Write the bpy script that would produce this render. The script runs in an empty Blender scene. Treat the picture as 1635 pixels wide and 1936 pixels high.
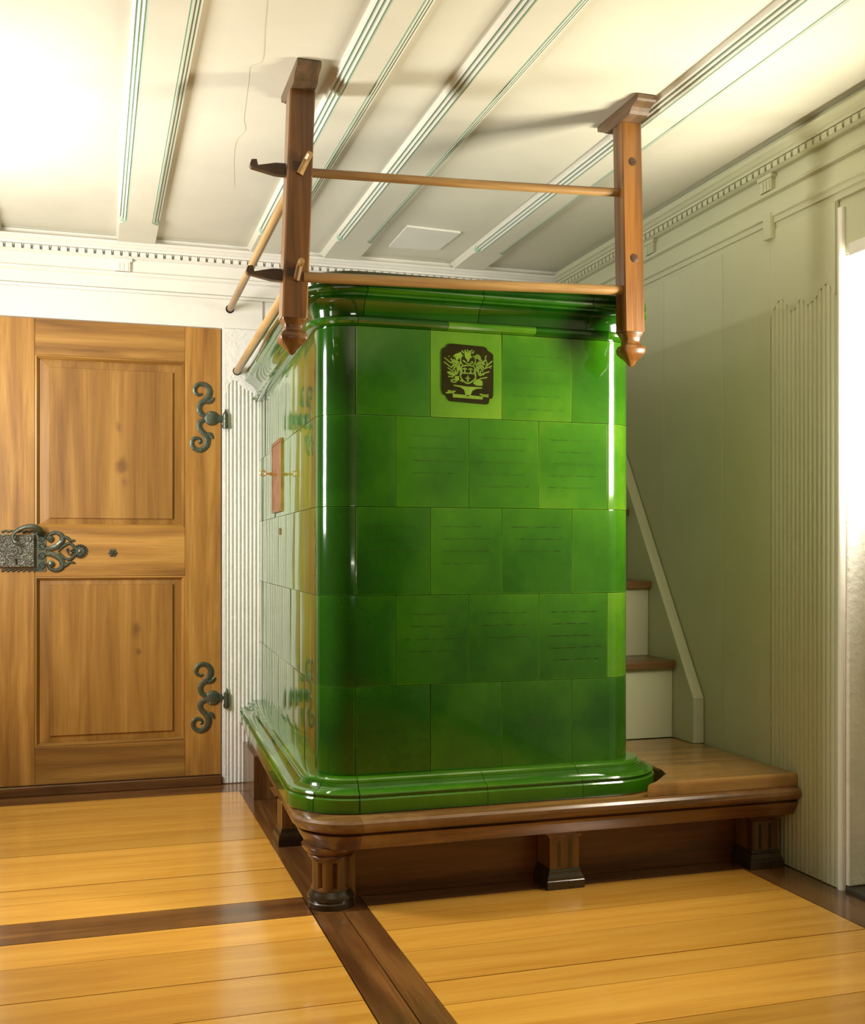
import bpy, bmesh, math, random
from mathutils import Vector, Matrix
random.seed(7)
R = math.radians
S = bpy.context.scene
COL = S.collection

# ---------------------------------------------------------------- camera
cam_d = bpy.data.cameras.new('camera'); cam = bpy.data.objects.new('camera', cam_d)
COL.objects.link(cam); S.camera = cam
cam.location = (0, 0, 1.0)
cam.rotation_euler = (R(90), 0, R(-17.2))
cam_d.sensor_fit = 'HORIZONTAL'; cam_d.sensor_width = 36
cam_d.lens = 36 * 2065 / 1635
cam_d.shift_y = 74 / 1635
cam_d.clip_start = 0.05
# ---------------------------------------------------------------- world, lamps, exposure
W = bpy.data.worlds.new('world'); S.world = W; W.use_nodes = True
W.node_tree.nodes['Background'].inputs[0].default_value = (1, .93, .8, 1)
W.node_tree.nodes['Background'].inputs[1].default_value = 0.25
def area(name, loc, direction, sx, sy, power, color, spread=180):
    l = bpy.data.lights.new(name, 'AREA'); l.shape = 'RECTANGLE'; l.size = sx; l.size_y = sy
    l.energy = power; l.color = color; l.spread = R(spread)
    o = bpy.data.objects.new(name, l); COL.objects.link(o); o.location = loc
    o.rotation_euler = Vector(direction).to_track_quat('-Z', 'Y').to_euler()
    return o
area('photo_lamp_right', (2.15, 2.43, 1.52), (-.9, .42, .10), .26, .62, 34, (1, .92, .74))
area('photo_lamp_left', (-.95, 3.45, 1.50), (1, .05, .12), .26, .80, 54, (1, .97, .90))
area('ceiling_bounce_fill', (.1, -.6, .88), (0, .02, 1), .8, .6, 30, (1, .93, .78))  # added fill behind the camera, aimed up for soft ceiling bounce
V = S.view_settings
S.display_settings.display_device = 'sRGB'
V.view_transform = 'Standard'; V.look = 'None'; V.gamma = 1; V.use_curve_mapping = False
V.exposure = 0.14

# ---------------------------------------------------------------- materials
def new_mat(name):
    m = bpy.data.materials.new(name); m.use_nodes = True
    nt = m.node_tree; b = nt.nodes['Principled BSDF']
    return m, nt, b
def nd(nt, typ, **kw):
    n = nt.nodes.new(typ)
    for k, v in kw.items():
        if k in ('inputs',):
            for kk, vv in v.items(): n.inputs[kk].default_value = vv
        else: setattr(n, k, v)
    return n
def ramp(nt, stops):
    n = nt.nodes.new('ShaderNodeValToRGB'); e = n.color_ramp.elements
    while len(e) < len(stops): e.new(.5)
    for el, (p, c) in zip(e, stops): el.position = p; el.color = (*c, 1)
    return n
def coords(nt, scale, offset=True):
    tc = nd(nt, 'ShaderNodeTexCoord'); mp = nd(nt, 'ShaderNodeMapping')
    mp.inputs['Scale'].default_value = scale
    if offset:
        oi = nd(nt, 'ShaderNodeObjectInfo')
        mu = nd(nt, 'ShaderNodeMath', operation='MULTIPLY'); mu.inputs[1].default_value = 37.0
        nt.links.new(oi.outputs['Random'], mu.inputs[0])
        cb = nd(nt, 'ShaderNodeCombineXYZ')
        for i in range(3): nt.links.new(mu.outputs[0], cb.inputs[i])
        nt.links.new(cb.outputs[0], mp.inputs['Location'])
    nt.links.new(tc.outputs['Object'], mp.inputs['Vector'])
    return mp.outputs[0]
def bump(nt, b, height, strength, dist):
    n = nd(nt, 'ShaderNodeBump'); n.inputs['Strength'].default_value = strength; n.inputs['Distance'].default_value = dist
    nt.links.new(height, n.inputs['Height']); nt.links.new(n.outputs[0], b.inputs['Normal']); return n
def noise(nt, vec, scale, detail=3, rough=.5, dist=0):
    n = nd(nt, 'ShaderNodeTexNoise'); n.inputs['Scale'].default_value = scale; n.inputs['Detail'].default_value = detail
    n.inputs['Roughness'].default_value = rough; n.inputs['Distortion'].default_value = dist
    nt.links.new(vec, n.inputs['Vector']); return n
def mixc(nt, fac, a, b, blend='MIX'):
    n = nd(nt, 'ShaderNodeMix', data_type='RGBA', blend_type=blend)
    for s, v in ((0, fac), (6, a), (7, b)):
        if hasattr(v, 'is_linked') or isinstance(v, bpy.types.NodeSocket): nt.links.new(v, n.inputs[s])
        else: n.inputs[s].default_value = (*v, 1) if isinstance(v, tuple) else v
    return n.outputs[2]

def paint(name, col, var=.06, rough=.45, bs=.15, scale=6, col2=None):
    m, nt, b = new_mat(name)
    v = coords(nt, (1, 1, 1))
    n = noise(nt, v, scale, 4, .6)
    c2 = col2 or tuple(max(0, c * (1 - var * 2)) for c in col)
    r = ramp(nt, [(.3, c2), (.65, col)]); nt.links.new(n.outputs[0], r.inputs[0])
    nt.links.new(r.outputs[0], b.inputs['Base Color'])
    b.inputs['Roughness'].default_value = rough
    n2 = noise(nt, v, 55, 3); bump(nt, b, n2.outputs[0], bs, .004)
    return m

AX = {'X': (1.1, 14, 14), 'Y': (14, 1.1, 14), 'Z': (14, 14, 1.1)}
def wood(name, dark, mid, light, axis='X', rough=.3, coat=.3, contrast=1., knots=None, wear=None, fig=1.0):
    m, nt, b = new_mat(name)
    v = coords(nt, tuple(a * fig for a in AX[axis]))
    n1 = noise(nt, v, 1.2, 4, .55, .6)
    sc = tuple(a * (9 if a > 2 else 3) for a in AX[axis])
    v2 = coords(nt, sc); n2 = noise(nt, v2, 1.0, 3, .7)
    ad = nd(nt, 'ShaderNodeMath', operation='MULTIPLY_ADD'); ad.inputs[1].default_value = .32
    nt.links.new(n2.outputs[0], ad.inputs[0]); nt.links.new(n1.outputs[0], ad.inputs[2])
    w = .19 / contrast
    r = ramp(nt, [(.66 - w, dark), (.66, mid), (.66 + w, light)]); nt.links.new(ad.outputs[0], r.inputs[0])
    col = r.outputs[0]
    # each piece of wood has its own tone
    oi = nd(nt, 'ShaderNodeObjectInfo')
    mr = nd(nt, 'ShaderNodeMapRange'); mr.inputs[3].default_value = .82; mr.inputs[4].default_value = 1.14
    nt.links.new(oi.outputs['Random'], mr.inputs[0])
    hs = nd(nt, 'ShaderNodeHueSaturation'); nt.links.new(mr.outputs[0], hs.inputs['Value']); nt.links.new(col, hs.inputs['Color'])
    col = hs.outputs[0]
    if knots:
        tc = nd(nt, 'ShaderNodeTexCoord')
        for (kp, kr, kc) in knots:
            mp = nd(nt, 'ShaderNodeMapping', vector_type='TEXTURE'); mp.inputs['Location'].default_value = kp
            mp.inputs['Scale'].default_value = kr
            nz = noise(nt, tc.outputs['Object'], 30, 2)
            va = nd(nt, 'ShaderNodeVectorMath', operation='LENGTH')
            nt.links.new(tc.outputs['Object'], mp.inputs[0]); nt.links.new(mp.outputs[0], va.inputs[0])
            a2 = nd(nt, 'ShaderNodeMath', operation='ADD'); nt.links.new(va.outputs['Value'], a2.inputs[0]); nt.links.new(nz.outputs[0], a2.inputs[1])
            kr_ = nd(nt, 'ShaderNodeMapRange', interpolation_type='SMOOTHSTEP'); kr_.inputs[1].default_value = .5; kr_.inputs[2].default_value = 1.5; kr_.inputs[3].default_value = .75; kr_.inputs[4].default_value = 0
            nt.links.new(a2.outputs[0], kr_.inputs[0])
            col = mixc(nt, kr_.outputs[0], col, kc)
    if wear:
        v3 = coords(nt, (4, 4, 4)); n3 = noise(nt, v3, 1, 4, .65)
        wr = nd(nt, 'ShaderNodeMapRange'); wr.inputs[1].default_value = .5; wr.inputs[2].default_value = .72
        nt.links.new(n3.outputs[0], wr.inputs[0]); col = mixc(nt, wr.outputs[0], col, wear)
    nt.links.new(col, b.inputs['Base Color'])
    b.inputs['Roughness'].default_value = rough
    b.inputs['Coat Weight'].default_value = coat; b.inputs['Coat Roughness'].default_value = .12
    bump(nt, b, n2.outputs[0], .10, .002)
    return m

def glaze():
    m, nt, b = new_mat('green_glaze')
    at = nd(nt, 'ShaderNodeAttribute', attribute_type='OBJECT', attribute_name='tone')
    v = coords(nt, (1, 1, 1)); n = noise(nt, v, 4.5, 3, .55); n2 = noise(nt, v, 26, 4, .7)
    s = nd(nt, 'ShaderNodeMath', operation='MULTIPLY_ADD'); s.inputs[1].default_value = .50
    nt.links.new(n.outputs[0], s.inputs[0]); nt.links.new(at.outputs['Fac'], s.inputs[2])
    s2 = nd(nt, 'ShaderNodeMath', operation='MULTIPLY_ADD'); s2.inputs[1].default_value = .16
    nt.links.new(n2.outputs[0], s2.inputs[0]); nt.links.new(s.outputs[0], s2.inputs[2])
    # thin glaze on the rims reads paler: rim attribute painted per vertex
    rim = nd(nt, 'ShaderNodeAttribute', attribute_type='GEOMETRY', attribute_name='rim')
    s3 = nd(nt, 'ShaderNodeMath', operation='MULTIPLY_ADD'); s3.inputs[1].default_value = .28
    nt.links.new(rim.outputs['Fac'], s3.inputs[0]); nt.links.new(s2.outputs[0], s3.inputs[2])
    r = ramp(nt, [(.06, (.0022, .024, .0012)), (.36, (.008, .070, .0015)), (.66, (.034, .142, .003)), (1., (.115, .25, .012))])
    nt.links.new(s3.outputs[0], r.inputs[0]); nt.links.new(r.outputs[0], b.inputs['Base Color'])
    b.inputs['Roughness'].default_value = .10; b.inputs['IOR'].default_value = 1.55
    b.inputs['Coat Weight'].default_value = .6; b.inputs['Coat Roughness'].default_value = .03
    v4 = coords(nt, (1, 1, .35)); n4 = noise(nt, v4, 22, 2, .5)
    bump(nt, b, n4.outputs[0], .10, .0035)
    return m
def plain(name, col, rough=.5, metal=0, spec=.5, bs=0, bscale=80, coat=0):
    m, nt, b = new_mat(name)
    v = coords(nt, (1, 1, 1)); n = noise(nt, v, 18, 3, .6)
    r = ramp(nt, [(.3, tuple(c * .7 for c in col)), (.7, tuple(min(1, c * 1.2) for c in col))]); nt.links.new(n.outputs[0], r.inputs[0])
    nt.links.new(r.outputs[0], b.inputs['Base Color'])
    b.inputs['Specular IOR Level'].default_value = spec; b.inputs['Roughness'].default_value = rough; b.inputs['Metallic'].default_value = metal; b.inputs['Coat Weight'].default_value = coat
    if bs:
        vo = nd(nt, 'ShaderNodeTexVoronoi'); vo.inputs['Scale'].default_value = bscale; nt.links.new(v, vo.inputs['Vector'])
        bump(nt, b, vo.outputs['Distance'], bs, .006)
    return m

M = {}
M['white'] = paint('white_paint', (.83, .81, .74), .03, .42, .10)
M['ceil'] = paint('ceiling_paint', (.71, .69, .57), .05, .45, .08, 2.5)
M['wallr'] = paint('right_wall_olive_cast', (.56, .57, .38), .04, .40, .06, 2.0)  # pale paint with green bounce and shade put in as an olive tint
M['plaster'] = paint('rough_white_plaster', (.85, .84, .79), .05, .6, .9, 9)
M['backroom'] = paint('unseen_wall_brown', (.22, .16, .10), .05, .5, .1)  # finish invented for the unseen walls, dark to cut fill and reflections
M['teal'] = paint('mint_paint', (.36, .50, .37), .05, .45, .05)
M['floor'] = wood('floor_maple', (.56, .25, .034), (.73, .365, .056), (.82, .45, .085), 'X', .20, .5, .62)
M['strip_x'] = wood('floor_walnut_x', (.075, .030, .010), (.15, .062, .018), (.24, .11, .032), 'X', .2, .5)
M['strip_y'] = wood('floor_walnut_y', (.075, .030, .010), (.15, .062, .018), (.24, .11, .032), 'Y', .2, .5)
DC = ((.20, .084, .014), (.33, .155, .028), (.48, .250, .056))
M['door_z'] = wood('door_walnut_upright', *DC, 'Z', .48, .04, .9)
M['door_x'] = wood('door_walnut_level', *DC, 'X', .48, .04, .9)
M['panel_top'] = wood('door_panel_upper', *DC, 'Z', .46, .04, .8, knots=[((.04, 0, .26), (.035, .5, .05), (.13, .055, .016)), ((.03, 0, .42), (.02, .5, .03), (.18, .07, .02)), ((.05, 0, .19), (.03, .5, .035), (.22, .09, .03))], fig=.7)
M['panel_low'] = wood('door_panel_lower', *DC, 'Z', .46, .04, .8, knots=[((.10, 0, .47), (.03, .5, .05), (.14, .06, .018)), ((.11, 0, .38), (.02, .5, .02), (.16, .07, .02))], fig=.7)
BC = ((.060, .023, .006), (.15, .065, .017), (.25, .125, .036))
M['bench_x'] = wood('bench_wood_level', *BC, 'X', .30, .35, 1., wear=(.26, .14, .05))
M['bench_y'] = wood('bench_wood_deep', *BC, 'Y', .30, .35, 1., wear=(.26, .14, .05))
M['bench_z'] = wood('bench_wood_upright', *BC, 'Z', .30, .35, 1.)
M['foot'] = plain('dark_foot_wood', (.035, .022, .010), .25, coat=.4)
M['apron'] = wood('apron_red_brown', (.09, .028, .008), (.17, .055, .014), (.24, .085, .022), 'X', .35, .2)
M['seat'] = wood('seat_worn_wood', (.16, .075, .020), (.31, .155, .042), (.42, .235, .072), 'X', .28, .35, .9, wear=(.12, .07, .03))
M['post'] = wood('post_wood', (.062, .023, .004), (.150, .058, .010), (.28, .115, .020), 'Z', .34, .25, .9)
M['post_old'] = wood('post_cap_wood', (.04, .025, .012), (.09, .055, .026), (.16, .095, .045), 'Y', .5, .05)
M['rod_x'] = wood('rod_wood_level', (.16, .075, .022), (.33, .18, .055), (.52, .32, .11), 'X', .4, .1, .8)
M['rod_y'] = wood('rod_wood_deep', (.30, .17, .06), (.47, .29, .11), (.60, .40, .17), 'Y', .4, .1, .8)
M['hook'] = wood('hook_wood', (.03, .014, .006), (.06, .026, .010), (.10, .045, .016), 'X', .4, .1)
M['tread'] = wood('tread_wood', (.10, .048, .014), (.18, .092, .028), (.26, .14, .045), 'X', .35, .2)
M['glaze'] = glaze()
M['grout'] = plain('dark_joint', (.030, .030, .015), .9)
M['stovetop'] = plain('stove_top_clay', (.06, .07, .03), .8)
M['iron'] = plain('grey_green_iron', (.125, .140, .105), .38, .75, bs=.12, bscale=160)
M['ironlock'] = plain('hammered_iron', (.26, .255, .235), .36, .8, bs=.9, bscale=150)
M['copper'] = plain('old_copper', (.40, .22, .13), .45, .7, bs=.2, bscale=90)
M['brass'] = plain('brass', (.70, .45, .14), .3, .9)
M['crest_dark'] = plain('crest_dark_brown', (.017, .0145, .001), .5, spec=.06)
M['crest_light'] = plain('crest_light_green', (.13, .22, .018), .45, spec=.15)
M['ink'] = plain('faded_script', (.040, .10, .010), .18, coat=.4)
M['hole'] = plain('dark_hole', (.01, .008, .005), .9)
M['slate'] = plain('dark_threshold', (.05, .042, .03), .5)

# ---------------------------------------------------------------- object helpers
WL = {}
def prop(o, label=None, cat=None, group=None, kind=None):
    if label: o['label'] = label
    if cat: o['category'] = cat
    if group: o['group'] = group
    if kind: o['kind'] = kind
    return o
def place(o, loc, parent):
    COL.objects.link(o); WL[o.name] = Vector(loc)
    if parent is not None:
        o.parent = parent; o.location = Vector(loc) - WL[parent.name]
    else: o.location = loc
    return o
def empty(name, loc, **kw):
    o = bpy.data.objects.new(name, None); o.empty_display_size = .1
    place(o, loc, None); return prop(o, **kw)
def mesh(name, verts, faces, mat, parent=None, smooth=False, mats=None, fmats=None, rim=None, origin=None, sharp=None, **kw):
    xs = [v[0] for v in verts]; ys = [v[1] for v in verts]; zs = [v[2] for v in verts]
    c = Vector(origin) if origin else Vector(((min(xs) + max(xs)) / 2, (min(ys) + max(ys)) / 2, min(zs)))
    me = bpy.data.meshes.new(name)
    me.from_pydata([tuple(Vector(v) - c) for v in verts], [], faces)
    bm = bmesh.new(); bm.from_mesh(me)
    bmesh.ops.recalc_face_normals(bm, faces=bm.faces); bm.to_mesh(me); bm.free()
    for m in (mats or [mat]): me.materials.append(M[m])
    if fmats:
        for p, i in zip(me.polygons, fmats): p.material_index = i
    if smooth:
        me.polygons.foreach_set('use_smooth', [True] * len(me.polygons))
        me.set_sharp_from_angle(angle=R(sharp or 32))
    if rim:
        a = me.attributes.new('rim', 'FLOAT', 'POINT')
        a.data.foreach_set('value', rim)
    me.update()
    o = bpy.data.objects.new(name, me); place(o, c, parent); return prop(o, **kw)
def box_vf(x0, x1, y0, y1, z0, z1):
    v = [(x, y, z) for z in (z0, z1) for y in (y0, y1) for x in (x0, x1)]
    return v, [(0, 2, 3, 1), (4, 5, 7, 6), (0, 1, 5, 4), (2, 6, 7, 3), (0, 4, 6, 2), (1, 3, 7, 5)]
def box(name, x0, x1, y0, y1, z0, z1, mat, parent=None, bev=0, seg=1, **kw):
    v, f = box_vf(x0, x1, y0, y1, z0, z1)
    if bev:
        bm = bmesh.new(); vs = [bm.verts.new(p) for p in v]
        for q in f: bm.faces.new([vs[i] for i in q])
        bmesh.ops.bevel(bm, geom=bm.edges[:], offset=bev, segments=seg, profile=.5, affect='EDGES')
        bm.verts.index_update(); v = [tuple(p.co) for p in bm.verts]; f = [[q.index for q in fc.verts] for fc in bm.faces]; bm.free()
    return mesh(name, v, f, mat, parent, smooth=bev > 0 and seg > 1, sharp=32, **kw)
def multi(*parts):
    V_, F_ = [], []
    for v, f in parts:
        n = len(V_); V_ += list(v); F_ += [tuple(i + n for i in q) for q in f]
    return V_, F_
def loft(rings, cap=True, closed=True):
    n = len(rings[0]); v = [p for r in rings for p in r]; f = []
    for i in range(len(rings) - 1):
        for j in range(n if closed else n - 1):
            k = (j + 1) % n; f.append((i * n + j, i * n + k, (i + 1) * n + k, (i + 1) * n + j))
    if cap: f.append(tuple(range(n - 1, -1, -1))); f.append(tuple((len(rings) - 1) * n + j for j in range(n)))
    return v, f
def tube_vf(pts, rad, n=12):
    rings = []
    for i, p in enumerate(pts):
        p = Vector(p); a = Vector(pts[max(0, i - 1)]); b = Vector(pts[min(len(pts) - 1, i + 1)])
        d = (b - a).normalized(); u = d.orthogonal().normalized() if i == 0 else (u - d * u.dot(d)).normalized()
        w = d.cross(u); r = rad[i] if isinstance(rad, (list, tuple)) else rad
        rings.append([tuple(p + (u * math.cos(t) + w * math.sin(t)) * r) for t in [2 * math.pi * k / n for k in range(n)]])
    return loft(rings)
def tube(name, pts, rad, mat, parent=None, n=12, **kw):
    v, f = tube_vf(pts, rad, n); return mesh(name, v, f, mat, parent, smooth=True, **kw)
def catmull(pts, sub=5):
    out = []
    for i in range(len(pts) - 1):
        p0, p1, p2, p3 = [Vector(pts[min(max(k, 0), len(pts) - 1)]) for k in (i - 1, i, i + 1, i + 2)]
        for s in range(sub):
            t = s / sub
            out.append(.5 * ((2 * p1) + (-p0 + p2) * t + (2 * p0 - 5 * p1 + 4 * p2 - p3) * t * t + (-p0 + 3 * p1 - 3 * p2 + p3) * t ** 3))
    out.append(Vector(pts[-1])); return out
def ribbon_vf(pts, widths, fn, h, sub=5, ridge=True):
    """flat scroll with a raised back; pts 2-D, fn(u, v, h) -> xyz"""
    P = catmull([(*p, 0) for p in pts], sub); n = len(P); rings = []
    for i, p in enumerate(P):
        t = i / (n - 1) * (len(widths) - 1); k = min(int(t), len(widths) - 2) if len(widths) > 1 else 0
        w = widths[k] + (widths[min(k + 1, len(widths) - 1)] - widths[k]) * (t - k)
        d = (P[min(i + 1, n - 1)] - P[max(i - 1, 0)]); d = d.normalized() if d.length else Vector((1, 0, 0)); q = Vector((-d.y, d.x, 0))
        prof = [(-1, 0), (-.9, .6), (-.35, 1), (.35, 1), (.9, .6), (1, 0)] if ridge else [(-1, 0), (-1, 1), (1, 1), (1, 0)]
        rings.append([fn(p.x + q.x * w * a, p.y + q.y * w * a, h * b) for a, b in prof])
    return loft(rings)
def disc_vf(cx, cy, r, fn, h, n=14, r_top=.7):
    rings = [[fn(cx + math.cos(a) * r * k, cy + math.sin(a) * r * k, h * z) for a in [2 * math.pi * j / n for j in range(n)]] for k, z in ((1, 0), (.95, .6), (r_top, 1))]
    return loft(rings)
def poly_vf(pts, fn, h0, h1):
    return loft([[fn(u, v, h0) for u, v in pts], [fn(u, v, h1) for u, v in pts]])
def extrude_prof(prof, axis, a_of, b_of, base):
    """prof: (offset, z) polygon swept along axis; a_of/b_of give the ends for an offset (mitres)"""
    r0 = [base(a_of(o), o, z) for o, z in prof]; r1 = [base(b_of(o), o, z) for o, z in prof]
    return loft([r0, r1])

YB, XR, ZC, XL, YF = 4.765, 2.115, 2.31, -1.7, -1.5

# ================================================================= SETTING
# ---- floor: subfloor, maple boards and walnut border strips
floor = box('floor', XL, 2.75, YF, YB + .12, -.06, -.022, 'grout', kind='structure', label='golden board floor with dark walnut border strips', cat='floor')
def plank(x0, x1, y0, y1, mat='floor', name='plank', g=.0016):
    dz = random.uniform(-.0006, .0004)
    return box(name, x0 + g, x1 - g, y0 + g, y1 - g, -.022, dz, mat, floor)
ya = [3.128, 3.295, 3.433, 3.63, 3.811, 3.997, 4.202, 4.39, 4.585]
for a, b in zip(ya, ya[1:]): plank(XL, .578, a, b)
yb = [2.966, 2.79, 2.578, 2.37, 2.15, 1.93, 1.7, 1.45, 1.2, .9, .6, .3, 0, -.3, -.6, -.9, -1.2, YF]
for a, b in zip(yb, yb[1:]): plank(XL, .575, b, a)
yc = [2.997, 2.785, 2.622, 2.422, 2.29, 2.08, 1.86, 1.62, 1.4, 1.15, .9, .6, .3, 0, -.3, -.6, -.9, -1.2, YF]
for a, b in zip(yc, yc[1:]): plank(.733, 1.952, b, a)
yd = [3.13, 3.35, 3.6, 3.85, 4.1, 4.35, 4.585]
for a, b in zip(yd, yd[1:]): plank(.733, 1.952, a, b)
plank(XL, .575, 2.966, 3.128, 'strip_x', 'border_strip')
plank(XL, XR, 4.585, YB, 'strip_x', 'border_strip')
plank(.733, 1.952, 2.997, 3.13, 'strip_x', 'border_strip')
plank(.576, .66, YF, 2.966, 'strip_y', 'border_strip'); plank(.66, .733, YF, 2.966, 'strip_y', 'border_strip')
plank(.576, .733, 2.966, 4.585, 'strip_y', 'border_strip')
plank(1.952, XR, YF, 4.585, 'strip_y', 'border_strip')
box('threshold', XR, 2.74, YF, 2.72, -.022, .012, 'slate', floor, bev=.004)

# ---- walls
v, f = multi(box_vf(XL, -.374, YB, YB + .12, 0, ZC), box_vf(-.374, .5235, YB, YB + .12, 1.957, ZC), box_vf(.5235, XR, YB, YB + .12, 0, ZC))
wall_back = mesh('wall_back', v, f, 'white', kind='structure', label='white painted back wall above and beside the wooden door', cat='wall')
trim_p = box('trim_3', .525, .70, YB - .016, YB - .0005, 0, 1.957, 'plaster', bev=.002, kind='structure', label='white reeded pilaster board between door and stove', cat='trim')
trim_h = box('trim_4', -.374, 1.2, YB - .014, YB - .0005, 2.085, 2.098, 'white', bev=.003, seg=2, kind='structure', label='thin white moulding strip above the wooden door', cat='trim')
box('head_board', -.374, .70, YB - .010, YB - .0005, 1.9585, 2.0845, 'white', trim_h, bev=.002)
# fluted board between door and stove
def reed(parent, axis, c, w, h, z0, zt, surf, mat):
    prof = [(-w / 2, 0), (-w / 2 + .0015, h * .8), (-w * .22, h), (w * .22, h), (w / 2 - .0015, h * .8), (w / 2, 0)]
    r = [[], [], []]
    for a, b in prof:
        for k, z in enumerate((z0, zt - w * .5, zt)):
            sq = 1 if k < 2 else .35
            p = (c + a * sq, surf - b * (1 if k < 2 else .3), z) if axis == 'X' else (surf - b * (1 if k < 2 else .3), c + a * sq, z)
            r[k].append(p)
    v, f = loft(r); return mesh('reed', v, f, mat, parent, smooth=True, sharp=40)
PT = [(.5395, 1.672), (.545, 1.695), (.553, 1.718), (.565, 1.733), (.580, 1.737), (.594, 1.730), (.606, 1.712), (.618, 1.700), (.632, 1.695), (.648, 1.688), (.662, 1.682), (.6995, 1.674)]
def ptop(x):
    for (a, za), (b, zb) in zip(PT, PT[1:]):
        if a <= x <= b: return za + (zb - za) * (x - a) / (b - a)
    return 1.672
for i in range(9):
    x = .5475 + i * .0167
    reed(trim_p, 'X', x, .0122, .0065, .004, ptop(x) + .012, YB - .0158, 'plaster')
def plate0(lo, hi_z, h):
    V_, F_ = [], []
    for a, z in lo:
        for hh in (0, h): V_ += [(a, YB - .0159 - hh, z), (a, YB - .0159 - hh, hi_z)]
    for k in range(len(lo) - 1):
        a, b = 4 * k, 4 * (k + 1)
        F_ += [(a + 2, b + 2, b + 3, a + 3), (a, a + 1, b + 1, b), (a, b, b + 2, a + 2), (a + 1, a + 3, b + 3, b + 1)]
    n = 4 * (len(lo) - 1); F_ += [(0, 2, 3, 1), (n, n + 1, n + 3, n + 2)]
    mesh('scalloped_field', V_, F_, 'plaster', trim_p)
plate0([(.5395 + k * (.6995 - .5395) / 50, ptop(.5395 + k * (.6995 - .5395) / 50)) for k in range(51)], 1.956, .0068)
plate0([(.5262, .004), (.5390, .004)], 1.956, .0068)
# rod holes in the back wall
RODS = [((.558, YB, 2.043), (.524, 3.034, 2.016)), ((.587, YB, 1.775), (.508, 3.034, 1.716))]
for (hp, _), off in zip(RODS, (.0105, .0230)):
    v, f = disc_vf(hp[0], hp[2], .0185, lambda u, w_, h: (u, YB - off - h, w_), .0012, 18, .95)
    mesh('rod_hole', v, f, 'hole', trim_h if off < .012 else trim_p)

v, f = multi(box_vf(XR, XR + .5, 2.72, YB + .12, 0, ZC), box_vf(XR, XR + .5, 1.55, 2.72, 1.875, ZC), box_vf(XR, XR + .5, YF, 1.55, 0, ZC), box_vf(XR + .5, XR + .62, YF, YB, 0, ZC))
wall_right = mesh('wall_right', v, f, 'wallr', kind='structure', label='pale boarded right wall, green bounce painted in, with an open niche at its end', cat='wall')
seams = [(3.775, YB - .002), (3.361, 3.773), (3.150, 3.359), (2.742, 3.148)]
for a, b in seams: box('board', XR - .010, XR - .0005, a, b, .0, 2.045, 'wallr', wall_right, bev=.0016)
# fluted field with scalloped top
def scallop(y):
    P = [(2.735, 1.745), (2.752, 1.775), (2.779, 1.806), (2.808, 1.797), (2.837, 1.772), (2.873, 1.758), (2.905, 1.788), (2.915, 1.785), (2.945, 1.758), (2.966, 1.762), (2.99, 1.797), (3.011, 1.809), (3.035, 1.80), (3.058, 1.775), (3.08, 1.74)]
    for (a, za), (b, zb) in zip(P, P[1:]):
        if a <= y <= b: return za + (zb - za) * (y - a) / (b - a)
    return 1.75
n_r = 15
for i in range(n_r):
    y = 2.757 + i * (3.058 - 2.757) / (n_r - 1)
    reed(wall_right, 'Y', y, .0172, .0045, .003, max(scallop(y - .008), scallop(y + .008)) + .010, XR - .0098, 'wallr')
ys_ = [2.7445 + k * (3.0705 - 2.7445) / 60 for k in range(61)]
def plate(name, lo, hi_z, fn, h, mat, parent):
    """flat plate whose lower edge follows lo = [(s, z)...]"""
    V_, F_ = [], []
    for k, (a, z) in enumerate(lo):
        for hh in (0, h): V_ += [fn(a, z, hh), fn(a, hi_z, hh)]
    for k in range(len(lo) - 1):
        a, b = 4 * k, 4 * (k + 1)
        F_ += [(a + 2, b + 2, b + 3, a + 3), (a, a + 1, b + 1, b), (a, b, b + 2, a + 2), (a + 1, a + 3, b + 3, b + 1)]
    n = 4 * (len(lo) - 1); F_ += [(0, 2, 3, 1), (n, n + 1, n + 3, n + 2)]
    return mesh(name, V_, F_, mat, parent)
fnr = lambda a, z, h: (XR - .0099 - h, a, z)
plate('scalloped_field', [(y, scallop(y)) for y in ys_], 2.0395, fnr, .0048, 'wallr', wall_right)
plate('margin', [(3.0708, .003), (3.147, .003)], 2.0395, fnr, .0048, 'wallr', wall_right)
# rounded corner bead and niche
tube('corner_bead', [(XR - .004, 2.727, 0), (XR - .004, 2.727, 2.015)], .0125, 'white', wall_right, 12)
box('niche_plaster', XR + .001, XR + .498, 2.704, 2.7195, .013, 1.874, 'plaster', wall_right, bev=.004)
box('lintel_board', XR - .012, XR + .02, 1.55, 2.69, 1.858, 1.90, 'white', wall_right, bev=.004)
# rest of the room (behind and beside the camera)
box('wall_left', XL - .1, XL, YF, YB + .12, 0, ZC, 'backroom', kind='structure', label='plain brown panelled left wall beyond the door', cat='wall')
box('wall_front', XL, 2.75, YF - .1, YF, 0, ZC, 'backroom', kind='structure', label='plain brown panelled wall behind the viewer', cat='wall')

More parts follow.
